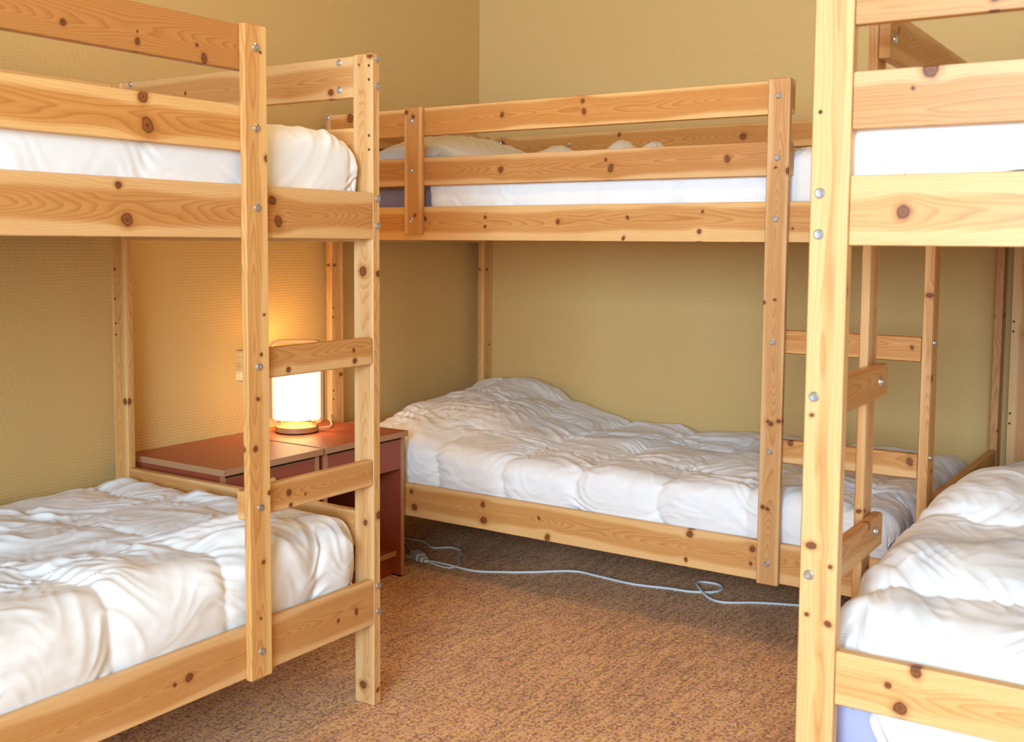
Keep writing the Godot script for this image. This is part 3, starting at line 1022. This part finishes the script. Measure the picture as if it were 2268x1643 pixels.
# ------------------------------------------------------------------ lamp
func lamp() -> void:
	var at := Vector3(0.1275, 0.5012, 1.217)
	var t := thing("table_lamp", "lit cylindrical white table lamp with bent wooden handle on the red nightstand", "lamp", at)
	var m_ply := mat(Color(0.70, 0.50, 0.30), 0.5)
	var m_felt := mat(Color(0.1, 0.09, 0.08), 0.95)
	put("base", lathe([[0.0, 0.0215], [0.068, 0.0215], [0.0705, 0.0205], [0.071, 0.019], [0.071, 0.004], [0.0695, 0.003]], 64), m_ply, t)
	put("base_pad", lathe([[0.0, 0.003], [0.0695, 0.003], [0.0695, 0.0]], 48), m_felt, t)
	var m_shade := mat(Color(0.95, 0.9, 0.8), 0.7)
	m_shade.emission_enabled = true
	m_shade.emission = Color(1.0, 0.955, 0.85)
	m_shade.emission_energy_multiplier = 1.0
	put("shade", lathe([[0.0765, 0.262], [0.0785, 0.262], [0.0785, 0.046], [0.0765, 0.046], [0.0765, 0.262]], 72), m_shade, t)
	# the handle: a flat band bent round the shade, its ends hooked in onto the base
	var side := Vector3(0.83, 0, -0.558)
	var deep := Vector3(0.558, 0, 0.83)
	var w := 0.0855
	var pts := []
	var corner := func(cx: float, cy: float, r: float, a0: float, a1: float) -> void:
		for i in 9:
			var a := lerpf(a0, a1, i / 8.0)
			pts.append(side * (cx + r * cos(a)) + Vector3(0, cy + r * sin(a), 0))
	pts.append(side * -0.052 + Vector3(0, 0.034, 0))
	pts.append(side * -0.06 + Vector3(0, 0.034, 0))
	corner.call(-w + 0.02, 0.054, 0.02, -PI / 2, -PI)
	corner.call(-w + 0.026, 0.276, 0.026, PI, PI / 2)
	corner.call(w - 0.026, 0.276, 0.026, PI / 2, 0.0)
	corner.call(w - 0.02, 0.054, 0.02, 0.0, -PI / 2)
	pts.append(side * 0.06 + Vector3(0, 0.034, 0))
	pts.append(side * 0.052 + Vector3(0, 0.034, 0))
	var st := SurfaceTool.new()
	st.begin(Mesh.PRIMITIVE_TRIANGLES)
	band(st, pts, deep, 0.011, 0.0048)
	put("handle", st.commit(), m_ply, t)
	for s in [-1.0, 1.0]:
		st = SurfaceTool.new()
		st.begin(Mesh.PRIMITIVE_TRIANGLES)
		band(st, [side * s * 0.066 + Vector3(0, 0.029, 0), side * s * 0.05 + Vector3(0, 0.029, 0)], deep, 0.011, 0.0082)
		put("bracket", st.commit(), m_ply, t)
	var m_cord := mat(Color(0.9, 0.89, 0.86), 0.5)
	var cp := [Vector3(0.06, 0.012, -0.03), Vector3(0.04, 0.006, -0.12), Vector3(-0.04, 0.012, -0.2), Vector3(-0.06, 0.02, -0.225), Vector3(-0.075, 0.016, -0.245), Vector3(-0.085, 0.006, -0.268), Vector3(-0.088, 0.012, -0.292), Vector3(-0.09, 0.026, -0.3), Vector3(-0.092, 0.032, -0.29), Vector3(-0.094, 0.02, -0.28), Vector3(-0.097, 0.006, -0.29), Vector3(-0.104, -0.03, -0.262), Vector3(-0.112, -0.16, -0.25), Vector3(-0.114, -0.4, -0.25)]
	st = SurfaceTool.new()
	st.begin(Mesh.PRIMITIVE_TRIANGLES)
	tube(st, smooth_path(cp, 0.006), 0.0028, 0.0028, 8)
	put("cord", st.commit(), m_cord, t)
	var l := OmniLight3D.new()
	l.name = "lamp_glow"
	l.light_color = Color(1.0, 0.79, 0.46)
	l.light_energy = 0.075
	l.light_size = 0.06
	l.omni_range = 8.0
	l.omni_attenuation = 2.0
	l.shadow_enabled = true
	l.position = Vector3(0, 0.17, 0)
	t.add_child(l)


# A flat band with sharp section along pts: half depth hd along `deep`, half thickness ht.
func band(st: SurfaceTool, pts: Array, deep: Vector3, hd: float, ht: float) -> void:
	var n := pts.size()
	var ring := []
	for i in n:
		var t: Vector3 = (pts[mini(i + 1, n - 1)] - pts[maxi(i - 1, 0)]).normalized()
		var b := t.cross(deep)
		ring.append([pts[i] + deep * hd + b * ht, pts[i] - deep * hd + b * ht, pts[i] - deep * hd - b * ht, pts[i] + deep * hd - b * ht, b, deep])
	var u := [Vector2.ZERO, Vector2.ZERO, Vector2.ZERO, Vector2.ZERO]
	for i in n - 1:
		var a: Array = ring[i]
		var c: Array = ring[i + 1]
		quad(st, [a[0], a[1], c[1], c[0]], [a[4], a[4], c[4], c[4]], u)
		quad(st, [a[2], a[3], c[3], c[2]], [-a[4], -a[4], -c[4], -c[4]], u)
		quad(st, [a[1], a[2], c[2], c[1]], [-deep, -deep, -deep, -deep], u)
		quad(st, [a[3], a[0], c[0], c[3]], [deep, deep, deep, deep], u)
	for e in [0, n - 1]:
		var nn: Vector3 = (pts[e] - pts[1 if e == 0 else n - 2]).normalized()
		quad(st, [ring[e][0], ring[e][1], ring[e][2], ring[e][3]], [nn, nn, nn, nn], u)


func ceiling_lamp() -> void:
	var t := thing("ceiling_lamp", "round white glass ceiling lamp shining warmly over the bunks", "lamp", Vector3(1.45, 2.75, 1.95))
	var m_glow := mat(Color(0.95, 0.92, 0.85), 0.4)
	m_glow.emission_enabled = true
	m_glow.emission = Color(1.0, 0.8, 0.5)
	m_glow.emission_energy_multiplier = 1.2
	put("mount", lathe([[0.0, 0.0], [0.12, 0.0], [0.12, -0.03], [0.0, -0.03]], 40), mat(Color(0.85, 0.85, 0.83), 0.5), t)
	var prof := []
	for i in 17:
		var a := PI / 2 * (1.0 - i / 16.0)
		prof.append([0.17 * cos(a), -0.02 - 0.11 * (1.0 - sin(a))])
	prof = []
	for i in 17:
		var a := PI / 2 * i / 16.0
		prof.append([0.17 * cos(a), -0.03 - 0.11 * sin(a)])
	put("shade", lathe(prof, 48), m_glow, t)
	var l := OmniLight3D.new()
	l.name = "ceiling_glow"
	l.light_color = Color(1.0, 0.85, 0.60)
	l.light_energy = 0.55
	l.light_size = 0.09
	l.omni_range = 12.0
	l.omni_attenuation = 2.0
	l.shadow_enabled = true
	l.position = Vector3(0, -0.2, 0)
	t.add_child(l)


# ------------------------------------------------------------------ cords on the floor
func cords() -> void:
	var t := thing("extension_cord", "white extension cord trailing over the carpet under the middle bed", "cord", Vector3(0.8, 0, 0.7))
	var m := mat(Color(0.87, 0.88, 0.88), 0.45)
	var lay := func(called: String, p: Array, r: float) -> void:
		var pts := []
		for q in p:
			pts.append(Vector3(q[0], q[2] if q.size() > 2 else r, q[1]) - t.position)
		var st := SurfaceTool.new()
		st.begin(Mesh.PRIMITIVE_TRIANGLES)
		tube(st, smooth_path(pts, 0.008), r, r, 8)
		put(called, st.commit(), m, t)
	lay.call("cord", [[0.05, 0.72], [0.16, 0.76], [0.272, 0.812], [0.299, 0.799], [0.365, 0.82, 0.008], [0.447, 0.822, 0.009], [0.568, 0.815], [0.666, 0.765], [0.742, 0.711], [0.851, 0.621], [0.958, 0.622], [1.084, 0.631], [1.204, 0.605], [1.278, 0.593], [1.341, 0.554], [1.35, 0.502], [1.32, 0.47], [1.275, 0.478, 0.006], [1.264, 0.515, 0.01], [1.307, 0.578, 0.011], [1.357, 0.621], [1.412, 0.631], [1.502, 0.573], [1.608, 0.525], [1.75, 0.46], [1.9, 0.3]], 0.0042)
	lay.call("lamp_lead", [[0.02, 0.62], [0.116, 0.621], [0.2, 0.624], [0.27, 0.665], [0.328, 0.625], [0.385, 0.643], [0.418, 0.706], [0.474, 0.777], [0.482, 0.83], [0.44, 0.843, 0.006], [0.40, 0.846, 0.012], [0.37, 0.838, 0.014]], 0.0034)
	lay.call("socket_lead", [[0.03, 0.6], [0.13, 0.66], [0.2, 0.72], [0.257, 0.77, 0.008], [0.29, 0.79, 0.014]], 0.0042)
	var dir := Vector3(0.394, 0, 0.85) - Vector3(0.29, 0, 0.79)
	dir = dir.normalized()
	var mid := Vector3(0.318, 0.0145, 0.81) - t.position
	for k in 2:
		var st := SurfaceTool.new()
		st.begin(Mesh.PRIMITIVE_TRIANGLES)
		if k == 0:
			soft_box(st, Vector3(-0.034, -0.014, -0.021), Vector3(0.032, 0.014, 0.021), 0.006, plain_uv)
		else:
			soft_box(st, Vector3(0.033, -0.011, -0.016), Vector3(0.062, 0.011, 0.016), 0.006, plain_uv)
			soft_box(st, Vector3(0.06, -0.007, -0.009), Vector3(0.082, 0.007, 0.009), 0.004, plain_uv)
		var o := put("socket" if k == 0 else "plug", st.commit(), m, t, mid)
		o.rotation.y = atan2(-dir.z, dir.x)
